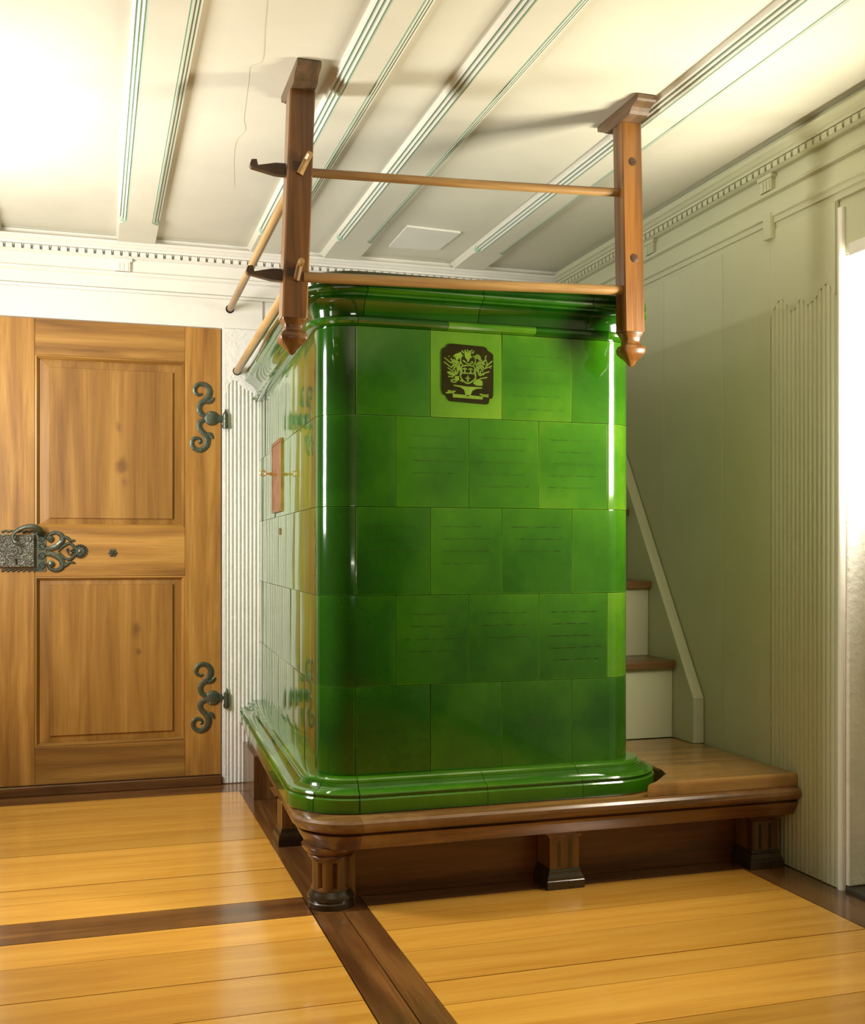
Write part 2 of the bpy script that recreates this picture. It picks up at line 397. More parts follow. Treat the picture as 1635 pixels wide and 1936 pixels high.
# ---- ceiling with beams
ceiling = box('ceiling', XL, 2.75, YF, YB + .12, ZC, ZC + .05, 'ceil', kind='structure', label='cream ceiling panels between shallow white beams', cat='ceiling')
ZB = 2.280
def beam(x0, x1):
    ys, ye = 4.40, YB - .001
    b = None
    # chamfered run
    prof = [(x0 - .014, ZC), (x0 - .008, ZB + .022), (x0 + .022, ZB), (x1 - .026, ZB), (x1 + .004, ZB + .014), (x1 + .008, ZC)]
    v1 = loft([[(x, YF + .001, z) for x, z in prof], [(x, ys, z) for x, z in prof]])
    p2 = [(x0 - .014, ZC), (x0 - .006, ZB), (x1 + .002, ZB), (x1 + .008, ZC)]
    v2 = loft([[(x, ys + .03, z) for x, z in p2], [(x, ye, z) for x, z in p2]])
    # lamb's-tongue stop between both
    r0 = [(x, ys - .0005, z) for x, z in prof]
    r1 = [(x0 - .014, ys + .0305, ZC), (x0 - .0075, ys + .0305, ZB + .006), (x0 - .005, ys + .0305, ZB), (x1, ys + .0305, ZB), (x1 + .0025, ys + .0305, ZB + .003), (x1 + .008, ys + .0305, ZC)]
    v3 = loft([r0, r1])
    v, f = multi(v1, v2, v3)
    b = mesh('beam', v, f, 'ceil', ceiling)
    # ridged moulding in the left chamfer: three white reeds with mint grooves
    def ridges(a, c, n, out):
        a, c = Vector(a), Vector(c); d = (c - a) / n; nrm = Vector((d.y, -d.x)).normalized()
        if nrm.y > 0: nrm = -nrm
        for k in range(n):
            s = a + d * k; e = s + d
            P = [s + d * .06, s + d * .06 + nrm * out, s + d * .52 + nrm * out, s + d * .60 + nrm * out * .12, e - d * .02 + nrm * out * .12, e - d * .02]
            ring = lambda y: [(p.x, y, p.y) for p in P]
            v, f = loft([ring(YF + .002), ring(ys - .012)])
            fm = [0] * len(f)
            fm[2] = 1; fm[3] = 1
            mesh('moulding', v, f, 'white', b, mats=['white', 'teal'], fmats=fm)
    ridges((x0 - .008, ZB + .022), (x0 + .022, ZB), 3, .0055)
    ridges((x1 + .004, ZB + .014), (x1 - .026, ZB), 3, .0035)
    # mint stop ends
    v, f = loft([[(x0 - .009, ys - .010, ZB + .0225), (x0 + .024, ys - .010, ZB - .0006), (x0 + .004, ys - .010, ZB + .006)], [(x0 - .0082, ys + .018, ZB + .012), (x0 + .004, ys + .028, ZB - .0009), (x0 - .003, ys + .028, ZB + .002)]])
    mesh('chamfer_stop', v, f, 'teal', b)
    v, f = loft([[(x1 + .005, ys - .010, ZB + .0145), (x1 - .028, ys - .010, ZB - .0006), (x1 - .002, ys - .010, ZB + .006)], [(x1 + .0044, ys + .012, ZB + .010), (x1 - .002, ys + .02, ZB - .0009), (x1, ys + .02, ZB + .002)]])
    mesh('chamfer_stop', v, f, 'teal', b)
for x0, x1 in ((-1.25, -1.10), (-.51, -.365), (.100, .240), (.642, .758), (.962, 1.104), (1.562, 1.688)): beam(x0, x1)
v, f = poly_vf([(1.200, 4.222), (1.433, 4.240), (1.424, 4.512), (1.205, 4.530)], lambda u, w_, h: (u, w_, ZC - h), .0003, .0075)
mesh('patch_panel', v, f, 'white', ceiling)

# fine crack in the paint between the first two beams
CK = [(0.394, 2.596), (0.408, 2.729), (0.429, 2.915), (0.404, 2.964), (0.410, 3.049), (0.422, 3.195), (0.434, 3.335), (0.449, 3.417), (0.434, 3.514), (0.446, 3.683), (0.482, 3.964)]
v, f = ribbon_vf(CK, [.0004, .0011, .0006, .0012, .0004], lambda u, w_, h: (u, w_, ZC - .0001 - h), .0005, 5, False)
mesh('paint_crack', v, f, 'wallr', ceiling)
# ---- cornices (back and right) with dentils
CP = [(.0005, 2.040), (.010, 2.042), (.012, 2.060), (.018, 2.062), (.019, 2.078), (.026, 2.082), (.026, 2.092), (.014, 2.096), (.012, 2.150), (.024, 2.156), (.026, 2.166), (.012, 2.169), (.010, 2.222), (.026, 2.224), (.036, 2.2308), (.0195, 2.2309), (.0195, 2.250), (.040, 2.252), (.043, 2.260), (.050, 2.262), (.058, 2.270), (.066, 2.274), (.070, 2.279), (.070, 2.2835), (.044, 2.2838), (.044, 2.3085), (.0005, 2.3085)]
CPB = [(.0105 if o < .0105 else o, z) for o, z in CP if z > 2.09]
CPB = [(.0005, 2.099)] + [(min(o, .07), z) for o, z in CP if z > 2.148] 
CPB.insert(1, (.011, 2.102)); CPB.insert(2, (.011, 2.149))
v, f = extrude_prof(CPB, 'X', lambda o: XL + .001, lambda o: XR - max(o, .0105), lambda s, o, z: (s, YB - o, z))
trim_b = mesh('trim_1', v, f, 'white', kind='structure', label='white dentil cornice along the top of the back wall', cat='cornice')
v, f = extrude_prof(CP, 'Y', lambda o: YB - max(o, .0005) - .0006, lambda o: YF + .001, lambda s, o, z: (XR - o, s, z))
trim_r = mesh('trim_2', v, f, 'wallr', kind='structure', label='pale dentil cornice along the top of the right wall', cat='cornice')
def dentil_mesh(name, mat, axis):
    w, g, h, d = .0245, .0105, .018, .019
    P = []
    P.append(box_vf(-w / 2, w / 2, -d, 0, 0, h))
    P.append(loft([[(w / 2 + g * .5 - g * .20, y, h), (w / 2 + g * .5 + g * .20, y, h), (w / 2 + g * .5, y, h * .45)] for y in (-d, 0)]))
    v, f = multi(*P)
    if axis == 'Y': v = [(y, -x, z) for x, y, z in v]
    me = bpy.data.meshes.new(name); me.from_pydata(v, [], f); me.materials.append(M[mat])
    bm = bmesh.new(); bm.from_mesh(me); bmesh.ops.recalc_face_normals(bm, faces=bm.faces); bm.to_mesh(me); bm.free()
    return me
db, dr = dentil_mesh('dentil', 'white', 'X'), dentil_mesh('dentil_side', 'wallr', 'Y')
x = -.75
while x < 2.06:
    place(bpy.data.objects.new('dentil', db), (x, YB - .0195, 2.2310), trim_b); x += .035
y = YB - .075
while y > 1.6:
    place(bpy.data.objects.new('dentil', dr), (XR - .0195, y, 2.2310), trim_r); y -= .035
def bracket(parent, axis, c, z0, z1, surf, mat, w=.062, d=.016):
    P = [box_vf(c - w / 2, c + w / 2, surf - d, surf, z0, z1 - .012), box_vf(c - w / 2 - .008, c + w / 2 + .008, surf - d - .006, surf, z1 - .012, z1)]
    for k in (-1, 0, 1): P.append(box_vf(c + k * w * .28 - .0065, c + k * w * .28 + .0065, surf - d - .003, surf - d + .001, z0, z1 - .018))
    v, f = multi(*P)
    if axis == 'Y': v = [(y, x, z) for x, y, z in v]
    mesh('bracket', v, f, mat, parent)
for c in (-.62, .112, .85, 1.6): bracket(trim_b, 'X', c, 2.1695, 2.2218, YB - .0095, 'white')
for c in (3.08, 3.86, 2.3): bracket(trim_r, 'Y', c, 2.1695, 2.2218, XR - .0095, 'wallr')
v, f = box_vf(3.045, 3.085, XR - .032, XR - .0095, 2.012, 2.0935); v = [(b, a, c) for a, b, c in v]
mesh('bracket', v, f, 'wallr', trim_r)

# ---- door
door = empty('door_1', (.08, 4.77, .042), label='brown two-panel walnut door with iron hinges and lock', cat='door', kind='structure')
DX0, DX1, DZ0, DZ1 = -.372, .519, .042, 1.954
DYF, DYBk = 4.748, 4.788
sx0, sx1 = -.232, .369
op = [(1.098, 1.806), (.195, .896)]
box('stile', DX0, sx0 - .0006, DYF, DYBk, DZ0, DZ1, 'door_z', door, bev=.002)
box('stile', sx1 + .0006, DX1, DYF, DYBk, DZ0, DZ1, 'door_z', door, bev=.002)
for z0, z1 in ((op[0][1], DZ1), (op[1][1], op[0][0]), (DZ0, op[1][0])):
    box('rail', sx0, sx1, DYF + .0004, DYBk, z0, z1, 'door_x', door, bev=.0015)
for k, (z0, z1) in enumerate(op):
    nm = ('panel_top', 'panel_low')[k]
    fx0, fx1, fz0, fz1 = (-.177, .319, 1.136, 1.758) if k == 0 else (-.177, .319, .238, .861)
    ring = lambda a, b, c, d, y: [(a, y, c), (b, y, c), (b, y, d), (a, y, d)]
    rr = [ring(sx0 + .001, sx1 - .001, z0 + .001, z1 - .001, 4.786), ring(sx0 + .001, sx1 - .001, z0 + .001, z1 - .001, 4.772),
          ring(fx0, fx1, fz0, fz1, 4.7665), ring(fx0 + .0015, fx1 - .0015, fz0 + .0015, fz1 - .0015, 4.7585)]
    v, f = loft(rr); mesh('panel', v, f, nm, door)
    # sloping moulding round the opening
    m = .014
    for side in range(4):
        c = [(sx0, z0), (sx1, z0), (sx1, z1), (sx0, z1)]; inn = [(sx0 + m, z0 + m), (sx1 - m, z0 + m), (sx1 - m, z1 - m), (sx0 + m, z1 - m)]
        mid = [(sx0 + m * .45, z0 + m * .45), (sx1 - m * .45, z0 + m * .45), (sx1 - m * .45, z1 - m * .45), (sx0 + m * .45, z1 - m * .45)]
        i, j = side, (side + 1) % 4
        rings = []
        for q in (i, j):
            rings.append([(c[q][0], 4.7515, c[q][1]), (mid[q][0], 4.750, mid[q][1]), ((mid[q][0] + inn[q][0]) / 2, 4.757, (mid[q][1] + inn[q][1]) / 2), (inn[q][0], 4.763, inn[q][1]), (inn[q][0], 4.7715, inn[q][1]), (c[q][0], 4.7715, c[q][1])])
        v, f = loft(rings); mesh('moulding', v, f, 'door_x' if side % 2 == 0 else 'door_z', door)
# iron scroll hinges (coordinates in millimetres about the strap centre)
def hinge(cx, cz):
    fn = lambda u, w_, h: (cx + u / 1000, DYF - h, cz + w_ / 1000)
    P = []
    up = [(-18, 6), (-44, 18), (-53, 40), (-46, 62), (-27, 76), (-14, 94), (-9, 114), (-17, 134), (-38, 145), (-59, 141), (-71, 124), (-68, 106), (-54, 98), (-43, 103)]
    dn = [(-18, -4), (-44, -13), (-54, -30), (-48, -49), (-31, -68), (-19, -86), (-19, -108), (-31, -128), (-52, -138), (-75, -129), (-84, -108), (-74, -89), (-56, -88), (-47, -101), (-55, -108)]
    wd = [9, 11.5, 11.5, 11.5, 13, 13.5, 13, 12, 10.5, 9.5, 9, 8, 7, 5]
    for pts in (up, dn): P.append(ribbon_vf(pts, wd, fn, .0060))
    P.append(ribbon_vf([(-24, 70), (-4, 73), (9, 88)], [10, 11, 5], fn, .0055))
    P.append(ribbon_vf([(-26, -70), (-6, -71), (4, -87)], [10, 11, 5], fn, .0055))
    P.append(disc_vf(0, 0, 32, fn, .0085, 20, .7))
    P.append(ribbon_vf([(22, 0), (52, -2)], [17, 15], fn, .0065))
    v, f = multi(*P)
    h = mesh('hinge', v, f, 'iron', door, smooth=True)
    px, py = cx + .056, DYF - .013
    tube('hinge_pin', [(px, py, cz - .043), (px, py, cz - .028), (px, py, cz - .0275), (px, py, cz + .020), (px, py, cz + .024), (px + .002, py, cz + .042)], [.0125, .0145, .0120, .0120, .0065, .0015], 'iron', h, 12)
    for (a, b) in ((-24, 141), (-36, 68), (-12, 20), (-2, -4), (-14, -20), (-36, -62), (-46, -137)):
        v, f = disc_vf(a, b, 3.4, lambda u, w_, hh: (cx + u / 1000, DYF - .0058 - hh, cz + w_ / 1000), .0026, 8, .5)
        mesh('rivet', v, f, 'ironlock', h, smooth=True)
hinge(.4805, 1.5685); hinge(.4855, .3715)
# lock: hammered case, rope edging, pierced end and handle
lfn = lambda u, w_, h: (-.365 + u * .000323, DYF - h, 1.2225 - w_ * .000323)   # u, w in a 1635-wide drawing of the lock
lock = box('lock_case', -.3715, -.365 + 405 * .000323, DYF - .024, DYF - .0002, lfn(0, 890, 0)[2], lfn(0, 480, 0)[2], 'ironlock', door, bev=.002)
for wv in (440, 930):
    for k in range(7):
        v, f = ribbon_vf([(15 + k * 62, wv + 16), (35 + k * 62, wv), (75 + k * 62, wv - 14)], [6, 17, 6], lfn, .009, 3)
        mesh('rope_edge', v, f, 'iron', lock, smooth=True)
v, f = poly_vf([(395, 440), (545, 440), (545, 945), (395, 945)], lfn, .0, .004); pl = mesh('lock_plate', v, f, 'iron', lock)
P = []
for yy, s in ((540, 1), (860, 1)):
    pass
P.append(ribbon_vf([(545, 650), (600, 655), (680, 620), (735, 560), (730, 490), (670, 455), (600, 470), (570, 520), (600, 560), (630, 540)], [26, 36, 38, 36, 32, 26, 24, 24, 24, 12], lfn, .010))
P.append(ribbon_vf([(545, 725), (600, 725), (680, 760), (735, 820), (735, 890), (680, 930), (610, 920), (575, 870), (600, 830), (635, 850)], [26, 36, 38, 36, 32, 26, 24, 24, 24, 12], lfn, .010))
P.append(ribbon_vf([(690, 690), (760, 620), (830, 590), (890, 640), (930, 690)], [10, 18, 20, 18, 10], lfn, .008))
P.append(ribbon_vf([(690, 690), (760, 770), (830, 795), (890, 745), (930, 690)], [10, 18, 20, 18, 10], lfn, .008))
P.append(ribbon_vf([(740, 500), (800, 520), (840, 555), (890, 550)], [22, 22, 20, 12], lfn, .008))
P.append(ribbon_vf([(740, 890), (790, 860), (830, 830), (890, 840)], [22, 24, 20, 12], lfn, .008))
P.append(ribbon_vf([(800, 650), (835, 685), (880, 655), (860, 705), (832, 742), (805, 705), (790, 660)], [8, 8, 8, 8, 8, 8, 8], lfn, .009))
for yy in (520, 625, 745, 870):
    P.append(ribbon_vf([(450, yy + 30), (500, yy + 34), (525, yy), (500, yy - 32), (462, yy - 20), (460, yy + 6), (484, yy + 8)], [12, 15, 15, 14, 12, 10, 6], lfn, .010, 4))
v, f = multi(*P); mesh('scroll_end', v, f, 'iron', pl, smooth=True)
P = [disc_vf(955, 690, 62, lfn, .007, 20, .8), disc_vf(955, 690, 24, lambda u, w_, h: lfn(u, w_, h + .006), .006, 12, .4)]
for k in range(16):
    a = 2 * math.pi * k / 16
    P.append(ribbon_vf([(955 + 30 * math.cos(a), 690 + 30 * math.sin(a)), (955 + 88 * math.cos(a), 690 + 88 * math.sin(a))], [6, 14], lfn, .0075, 2))
P += [disc_vf(600, 530, 40, lfn, .014, 14, .3), disc_vf(605, 850, 44, lfn, .014, 14, .3)]
v, f = multi(*P); mesh('rosette', v, f, 'iron', pl, smooth=True)
hp = [(-.365 + u * .000323, DYF - d, 1.2225 - w_ * .000323) for u, w_, d in ((480, 470, .012), (470, 420, .040), (410, 385, .050), (320, 385, .052), (240, 415, .052), (175, 465, .052), (155, 520, .052), (185, 575, .052), (235, 600, .050))]
hp = [tuple(p) for p in catmull(hp, 4)]
rad = [.014 * (1 - .55 * min(1, i / (len(hp) - 10))) if i < len(hp) - 5 else .0085 for i in range(len(hp))]
tube('door_handle', hp, rad, 'iron', lock, 10)
v, f = multi(disc_vf(197, 795, 15, lambda u, w_, h: lfn(u, w_, h + .0236), .001, 10, .9), poly_vf([(187, 800), (207, 800), (212, 860), (187, 860)], lambda u, w_, h: lfn(u, w_, h + .0236), 0, .001))
mesh('keyhole', v, f, 'hole', lock)
for u, w_ in ((365, 545), (60, 830), (360, 845), (60, 540)):
    v, f = disc_vf(u, w_, 16, lambda a, b, h: lfn(a, b, h + .0238), .003, 10, .4); mesh('rivet', v, f, 'iron', lock, smooth=True)
P = [disc_vf(.073, .993, .0085, lambda u, w_, h: (u, DYF - h, w_), .012, 12, .5)]
for k in range(6):
    a = k * math.pi / 3; P.append(disc_vf(.073 + .0105 * math.cos(a), .993 + .0105 * math.sin(a), .0075, lambda u, w_, h: (u, DYF - h, w_), .006, 10, .5))
v, f = multi(*P); mesh('stud_knob', v, f, 'iron', door, smooth=True)
for (a, b) in ((-.30, 1.80), (.40, .26), (.385, .245), (.40, .985), (.405, 1.07)):
    pass
box('baseboard_back', -.374, .522, 4.728, 4.80, .0006, .040, 'strip_x', bev=.003, kind='structure', label='low brown sill board under the wooden door', cat='sill')

# ================================================================= STOVE
stove = empty('tiled_stove', (1.11, 3.9, .266), label='tall green glazed tiled stove with a crest on its front', cat='stove')
BX0, BX1, BY, BXW = .612, 1.615, 3.05, .684
RC = .112
class Path:
    """outer line of the stove body: left flank from the wall, round corner, front, round corner, right flank"""
    def __init__(s, x0, x1, y, xw, yw, r, r2=None):
        s.A = Vector((xw, yw)); s.B = Vector((x0, y)); s.C = Vector((x1, y)); s.D = Vector((x1, yw))
        d1 = (s.B - s.A).normalized(); d2 = Vector((1, 0)); d3 = Vector((0, 1)); s.d1 = d1
        ang = math.acos(d1.dot(d2)); t = r * math.tan(ang / 2)
        s.n1 = Vector((d1.y, -d1.x)); s.n2 = Vector((0, -1)); s.n3 = Vector((1, 0))
        s.c1 = s.B - d1 * t - s.n1 * r; s.c2 = s.C + Vector((-r, r)); s.r = r
        s.a1 = math.atan2(s.n1.y, s.n1.x); s.a1e = s.a1 + ang if True else 0
        s.L = [(s.B - d1 * t - s.A).length, r * ang, (s.C.x - r) - (s.B.x + t), r * math.pi / 2, s.D.y - s.C.y - r]
        s.ang = ang; s.t = t
        s.cum = [0]
        for l in s.L: s.cum.append(s.cum[-1] + l)
    def at(s, u, o=0):
        c = s.cum
        if u <= c[1]: return s.A + s.d1 * u + s.n1 * o
        if u <= c[2]:
            a = math.atan2(s.n1.y, s.n1.x); a = a if a > 0 else a + 2 * math.pi
            a += (u - c[1]) / s.r; return s.c1 + Vector((math.cos(a), math.sin(a))) * (s.r + o)
        if u <= c[3]: return Vector((s.B.x + s.t + (u - c[2]), s.B.y)) + s.n2 * o
        if u <= c[4]:
            a = -math.pi / 2 + (u - c[3]) / s.r; return s.c2 + Vector((math.cos(a), math.sin(a))) * (s.r + o)
        return Vector((s.C.x, s.C.y + s.r + (u - c[4]))) + s.n3 * o
    def u_front(s, x): return s.cum[2] + x - (s.B.x + s.t)
    def u_left(s, y): return (s.A.y - y) / (s.A.y - s.B.y) * (s.B - s.A).length
    def u_right(s, y): return s.cum[4] + y - (s.C.y + s.r)
    def samples(s, u0, u1):
        out = [u0]
        for a, b in ((s.cum[1], s.cum[2]), (s.cum[3], s.cum[4])):
            for k in range(25):
                q = a + (b - a) * k / 24
                if u0 + .003 < q < u1 - .003: out.append(q)
        out.append(u1); return sorted(out)
PB = Path(BX0, BX1, BY, BXW, YB - .006, RC)
def sweep(name, path, prof, u0, u1, mat, parent, gap=.0008, tone=None, smooth=True, rimf=None, **kw):
    """prof: closed list of (offset, z)"""
    us = path.samples(u0 + gap, u1 - gap); rings = []
    for u in us: rings.append([(*path.at(u, o), z) for o, z in prof])
    v, f = loft(rings)
    rim = []
    for i, u in enumerate(us):
        for o, z in prof: rim.append(rimf(o, z) if rimf else 0)
    o = mesh(name, v, f, mat, parent, smooth=smooth, rim=rim, sharp=26, **kw)
    if tone is not None: o['tone'] = tone
    return o
def tile(u0, u1, z0, z1, tone, name='tile'):
    g, e, dp, th = .0008, .0026, .00012, .020
    u0, u1, z0, z1 = u0 + g, u1 - g, z0 + g, z1 - g
    out = random.uniform(-.0005, .0005)
    ti = [random.uniform(-.0007, .0007) for _ in range(4)]
    us = sorted(set([u0, u0 + e * .4, u0 + e] + [u for u in PB.samples(u0 + e, u1 - e)] + [u1 - e, u1 - e * .4, u1]))
    # extra columns so that the slight pillow of the tile reads
    zs = [z0, z0 + e * .4, z0 + e, (z0 + z1) / 2, z1 - e, z1 - e * .4, z1]
    V_, rim = [], []
    for u in us:
        for z in zs:
            du = min(u - u0, u1 - u); dz = min(z - z0, z1 - z); d = min(du, dz)
            k = 0 if d >= e else (1 - d / e)
            a, b = (u - u0) / (u1 - u0), (z - z0) / (z1 - z0)
            tilt = ti[0] * (1 - a) * (1 - b) + ti[1] * a * (1 - b) + ti[2] * (1 - a) * b + ti[3] * a * b
            p = PB.at(u, out + tilt - dp * k * k)
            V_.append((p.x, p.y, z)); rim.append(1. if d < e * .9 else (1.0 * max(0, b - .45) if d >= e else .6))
    n, m = len(us), len(zs); F_ = []
    for i in range(n - 1):
        for j in range(m - 1): F_.append((i * m + j, (i + 1) * m + j, (i + 1) * m + j + 1, i * m + j + 1))
    # back rim
    base = len(V_); border = [(i, 0) for i in range(n)] + [(n - 1, j) for j in range(1, m)] + [(i, m - 1) for i in range(n - 2, -1, -1)] + [(0, j) for j in range(m - 2, 0, -1)]
    for i, j in border:
        p = PB.at(us[i], -th); V_.append((p.x, p.y, zs[j])); rim.append(0.)
    nb = len(border)
    for k in range(nb):
        a, b = border[k], border[(k + 1) % nb]
        F_.append((a[0] * m + a[1], base + k, base + (k + 1) % nb, b[0] * m + b[1]))
    fm = [0] * (len(F_) - nb) + [1] * nb
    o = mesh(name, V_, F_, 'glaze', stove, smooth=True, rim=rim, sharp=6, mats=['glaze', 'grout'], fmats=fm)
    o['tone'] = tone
    return o
ZR = [1.646, 1.392, 1.128, .872, .611, .353]
fr_odd = [.714, .938, 1.161, 1.388]; fr_even = [.833, 1.057, 1.280, 1.507]
tones_front = [[.02, .40, .22], [.08, .15, .20], [-.02, .08, .10], [.0, .06, .10], [-.09, -.04, .0]]
tones_corner = [(-.14, .12), (-.08, .30), (-.10, .16), (-.12, .34), (-.08, .03)]
front_tiles = {}
for r in range(5):
    z1, z0 = ZR[r], ZR[r + 1]; odd = r % 2 == 0
    fx = fr_odd if odd else fr_even
    ly = 3.37 if odd else 3.25
    # left flank, from the wall
    ys = [ly]
    while ys[-1] + .228 < YB - .10: ys.append(ys[-1] + .228)
    ys.append(YB - .007)
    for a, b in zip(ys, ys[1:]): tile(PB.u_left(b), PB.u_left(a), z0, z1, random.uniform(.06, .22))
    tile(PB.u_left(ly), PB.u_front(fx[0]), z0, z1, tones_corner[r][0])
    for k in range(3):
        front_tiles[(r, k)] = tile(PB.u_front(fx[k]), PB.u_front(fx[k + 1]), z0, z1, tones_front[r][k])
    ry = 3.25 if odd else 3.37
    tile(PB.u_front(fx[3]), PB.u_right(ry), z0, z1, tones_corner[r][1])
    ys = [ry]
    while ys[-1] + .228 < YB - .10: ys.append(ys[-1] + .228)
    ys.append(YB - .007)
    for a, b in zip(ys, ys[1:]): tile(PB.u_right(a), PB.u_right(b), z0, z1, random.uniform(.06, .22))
# dark clay core behind the joints and stove top
us = PB.samples(0.001, PB.cum[-1])
ring = lambda o, z: [(*PB.at(u, o), z) for u in us]
v, f = loft([ring(-.012, .2665), ring(-.012, 1.775)]); mesh('core', v, f, 'grout', stove)
v, f = loft([ring(.045, 1.7775), ring(.040, 1.792)]); mesh('top_slab', v, f, 'stovetop', stove)
# base mouldings
BP = [(-.010, .2668), (.084, .2668), (.086, .270), (.086, .305), (.083, .309), (.077, .310), (.077, .3135), (.0815, .315), (.083, .319), (.080, .3235), (.072, .3250), (.060, .328), (.051, .334), (.047, .341), (.046, .3435), (.040, .3440), (.040, .3470), (.034, .3475), (.034, .3505), (.030, .3545), (.024, .3555), (-.010, .3555)]
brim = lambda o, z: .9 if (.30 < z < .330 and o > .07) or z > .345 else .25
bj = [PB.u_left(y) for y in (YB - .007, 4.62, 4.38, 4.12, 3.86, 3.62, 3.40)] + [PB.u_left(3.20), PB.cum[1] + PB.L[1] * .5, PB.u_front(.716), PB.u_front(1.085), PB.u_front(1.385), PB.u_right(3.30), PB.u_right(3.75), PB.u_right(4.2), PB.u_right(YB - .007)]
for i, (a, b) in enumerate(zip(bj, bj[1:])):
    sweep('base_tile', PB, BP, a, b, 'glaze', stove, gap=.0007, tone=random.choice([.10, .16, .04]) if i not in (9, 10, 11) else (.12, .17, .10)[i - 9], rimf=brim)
# cornice: bead course and cove course
BD = [(-.010, 1.6465), (.006, 1.6465), (.020, 1.650), (.026, 1.656), (.026, 1.664), (.020, 1.670), (.010, 1.6725), (-.010, 1.6725)]
cj = [PB.u_left(y) for y in (YB - .007, 4.40, 4.05, 3.72, 3.38)] + [PB.u_front(.718), PB.u_front(.985), PB.u_front(1.262), PB.u_front(1.497), PB.u_right(3.4), PB.u_right(4.0), PB.u_right(YB - .007)]
ct = [.12, .16, .1, .14, .0, -.06, .36, -.10, .20, .1, .1]
for (a, b), t in zip(zip(cj, cj[1:]), ct): sweep('cornice_bead', PB, BD, a, b, 'glaze', stove, gap=.0007, tone=t, rimf=lambda o, z: .15)
CV = [(-.010, 1.6735), (.010, 1.6735), (.012, 1.684), (.017, 1.697), (.025, 1.709), (.036, 1.718), (.046, 1.7225), (.049, 1.7235), (.049, 1.7285), (.055, 1.7295), (.062, 1.733), (.064, 1.738), (.062, 1.743), (.056, 1.746), (.056, 1.7505), (.060, 1.753), (.062, 1.758), (.062, 1.770), (.058, 1.7765), (-.010, 1.7765)]
vj = [PB.u_left(y) for y in (YB - .007, 4.53, 4.22, 3.92, 3.60, 3.32)] + [PB.u_front(.735), PB.u_front(1.082), PB.u_front(1.432), PB.u_right(3.3), PB.u_right(3.9), PB.u_right(4.4), PB.u_right(YB - .007)]
vt = [.15, .1, .18, .12, .08, -.18, -.06, -.08, -.04, .1, .1, .1]
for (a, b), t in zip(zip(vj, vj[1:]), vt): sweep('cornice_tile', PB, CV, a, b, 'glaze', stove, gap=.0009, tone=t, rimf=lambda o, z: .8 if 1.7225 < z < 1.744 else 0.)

# crest on the second tile of the top course, drawn on a 1635 x 1737 grid
ct0 = front_tiles[(0, 1)]
def cfn(u, w_, h): return (.9175 + (u - 0) * .0001614, BY - .0022 - h, 1.6665 - w_ * .0001590 + .0)
dark = [(500, 358), (1150, 380), (1205, 410), (1222, 450), (1270, 475), (1330, 520), (1335, 900), (1330, 1290), (1310, 1340), (1260, 1345), (1240, 1440), (1200, 1455), (510, 1420), (460, 1380), (435, 1320), (370, 1290), (345, 1200), (345, 520), (370, 450), (430, 430), (450, 385)]
v, f = poly_vf(dark, cfn, 0, .0007); crest = mesh('crest', v, f, 'crest_dark', ct0, label='dark square crest with a pale green coat of arms')
c1 = lambda u, w_, h: cfn(u, w_, h * .5 + .0006)
P = []
def rb(pts, w, sub=4, hh=.0012): P.append(ribbon_vf(pts, [q * 1.25 for q in (w if isinstance(w, list) else [w])], c1, hh, sub, True))
rb([(705, 770), (830, 745), (960, 770), (955, 880), (985, 960), (930, 1030), (830, 1080), (740, 1030), (690, 950), (715, 880), (705, 770)], [11] * 4)
rb([(712, 893), (960, 893)], [10, 10], 2)
for cx, y0, y1, ay in ((775, 790, 875, 815), (888, 790, 875, 815), (832, 935, 1040, 985)):
    rb([(cx, y0), (cx, y1)], [11, 8, 14], 2); rb([(cx - 42, ay), (cx + 42, ay)], [12, 8, 12], 2)
    rb([(cx - 22, y1), (cx + 22, y1)], [7, 7], 2)
# crown and helmet mask
for a in ((790, 500, 770, 460), (825, 490, 825, 450), (870, 500, 905, 460), (850, 495, 925, 455)): rb([(a[0], a[1]), (a[2], a[3])], [14, 8], 2)
P.append(poly_vf([(765, 500), (900, 500), (890, 560), (930, 590), (880, 610), (850, 680), (830, 685), (815, 640), (780, 600)], c1, 0, .0012))
rb([(740, 655), (760, 670), (790, 690), (830, 715), (890, 710), (930, 690), (915, 668), (890, 685)], [12, 12, 9, 8, 9, 9, 8, 6])
# side heads
P.append(poly_vf([(545, 590), (600, 540), (650, 530), (690, 500), (720, 545), (760, 575), (700, 590), (660, 640), (610, 665), (590, 610)], c1, 0, .0012))
P.append(poly_vf([(915, 570), (965, 590), (985, 540), (1040, 530), (1085, 575), (1090, 620), (1130, 650), (1070, 655), (1030, 620), (990, 610)], c1, 0, .0012))
# mantling plumes either side
for s, cx in ((1, 0), (-1, 1672)):
    X = lambda x: x if s == 1 else cx - x
    for pts in ([(505, 630), (560, 700), (620, 740)], [(500, 710), (570, 710), (640, 745)], [(525, 790), (570, 745), (640, 760)], [(545, 850), (580, 790), (640, 765), (650, 850), (600, 930)], [(620, 780), (640, 850), (625, 920)], [(660, 700), (675, 800), (700, 870), (680, 940)], [(600, 660), (650, 700), (690, 740)]):
        rb([(X(a), b) for a, b in pts], [10, 16, 10])
for pts in ([(385, 625), (500, 710)], [(370, 700), (530, 810)], [(445, 805), (580, 895)], [(460, 590), (480, 600)], [(455, 965), (560, 975)], [(1310, 640), (1170, 760)], [(1305, 730), (1130, 800)], [(1250, 750), (1280, 780)], [(1255, 840), (1110, 890)], [(1210, 950), (1060, 985)], [(1195, 545), (1170, 600), (1205, 680), (1190, 740)]): rb(pts, [9, 9], 2)
P.append(poly_vf([(435, 880), (500, 870), (580, 930), (600, 950), (560, 960), (450, 920)], c1, 0, .0012))
P.append(poly_vf([(590, 960), (660, 950), (670, 1020), (620, 1050), (580, 1000)], c1, 0, .0012))
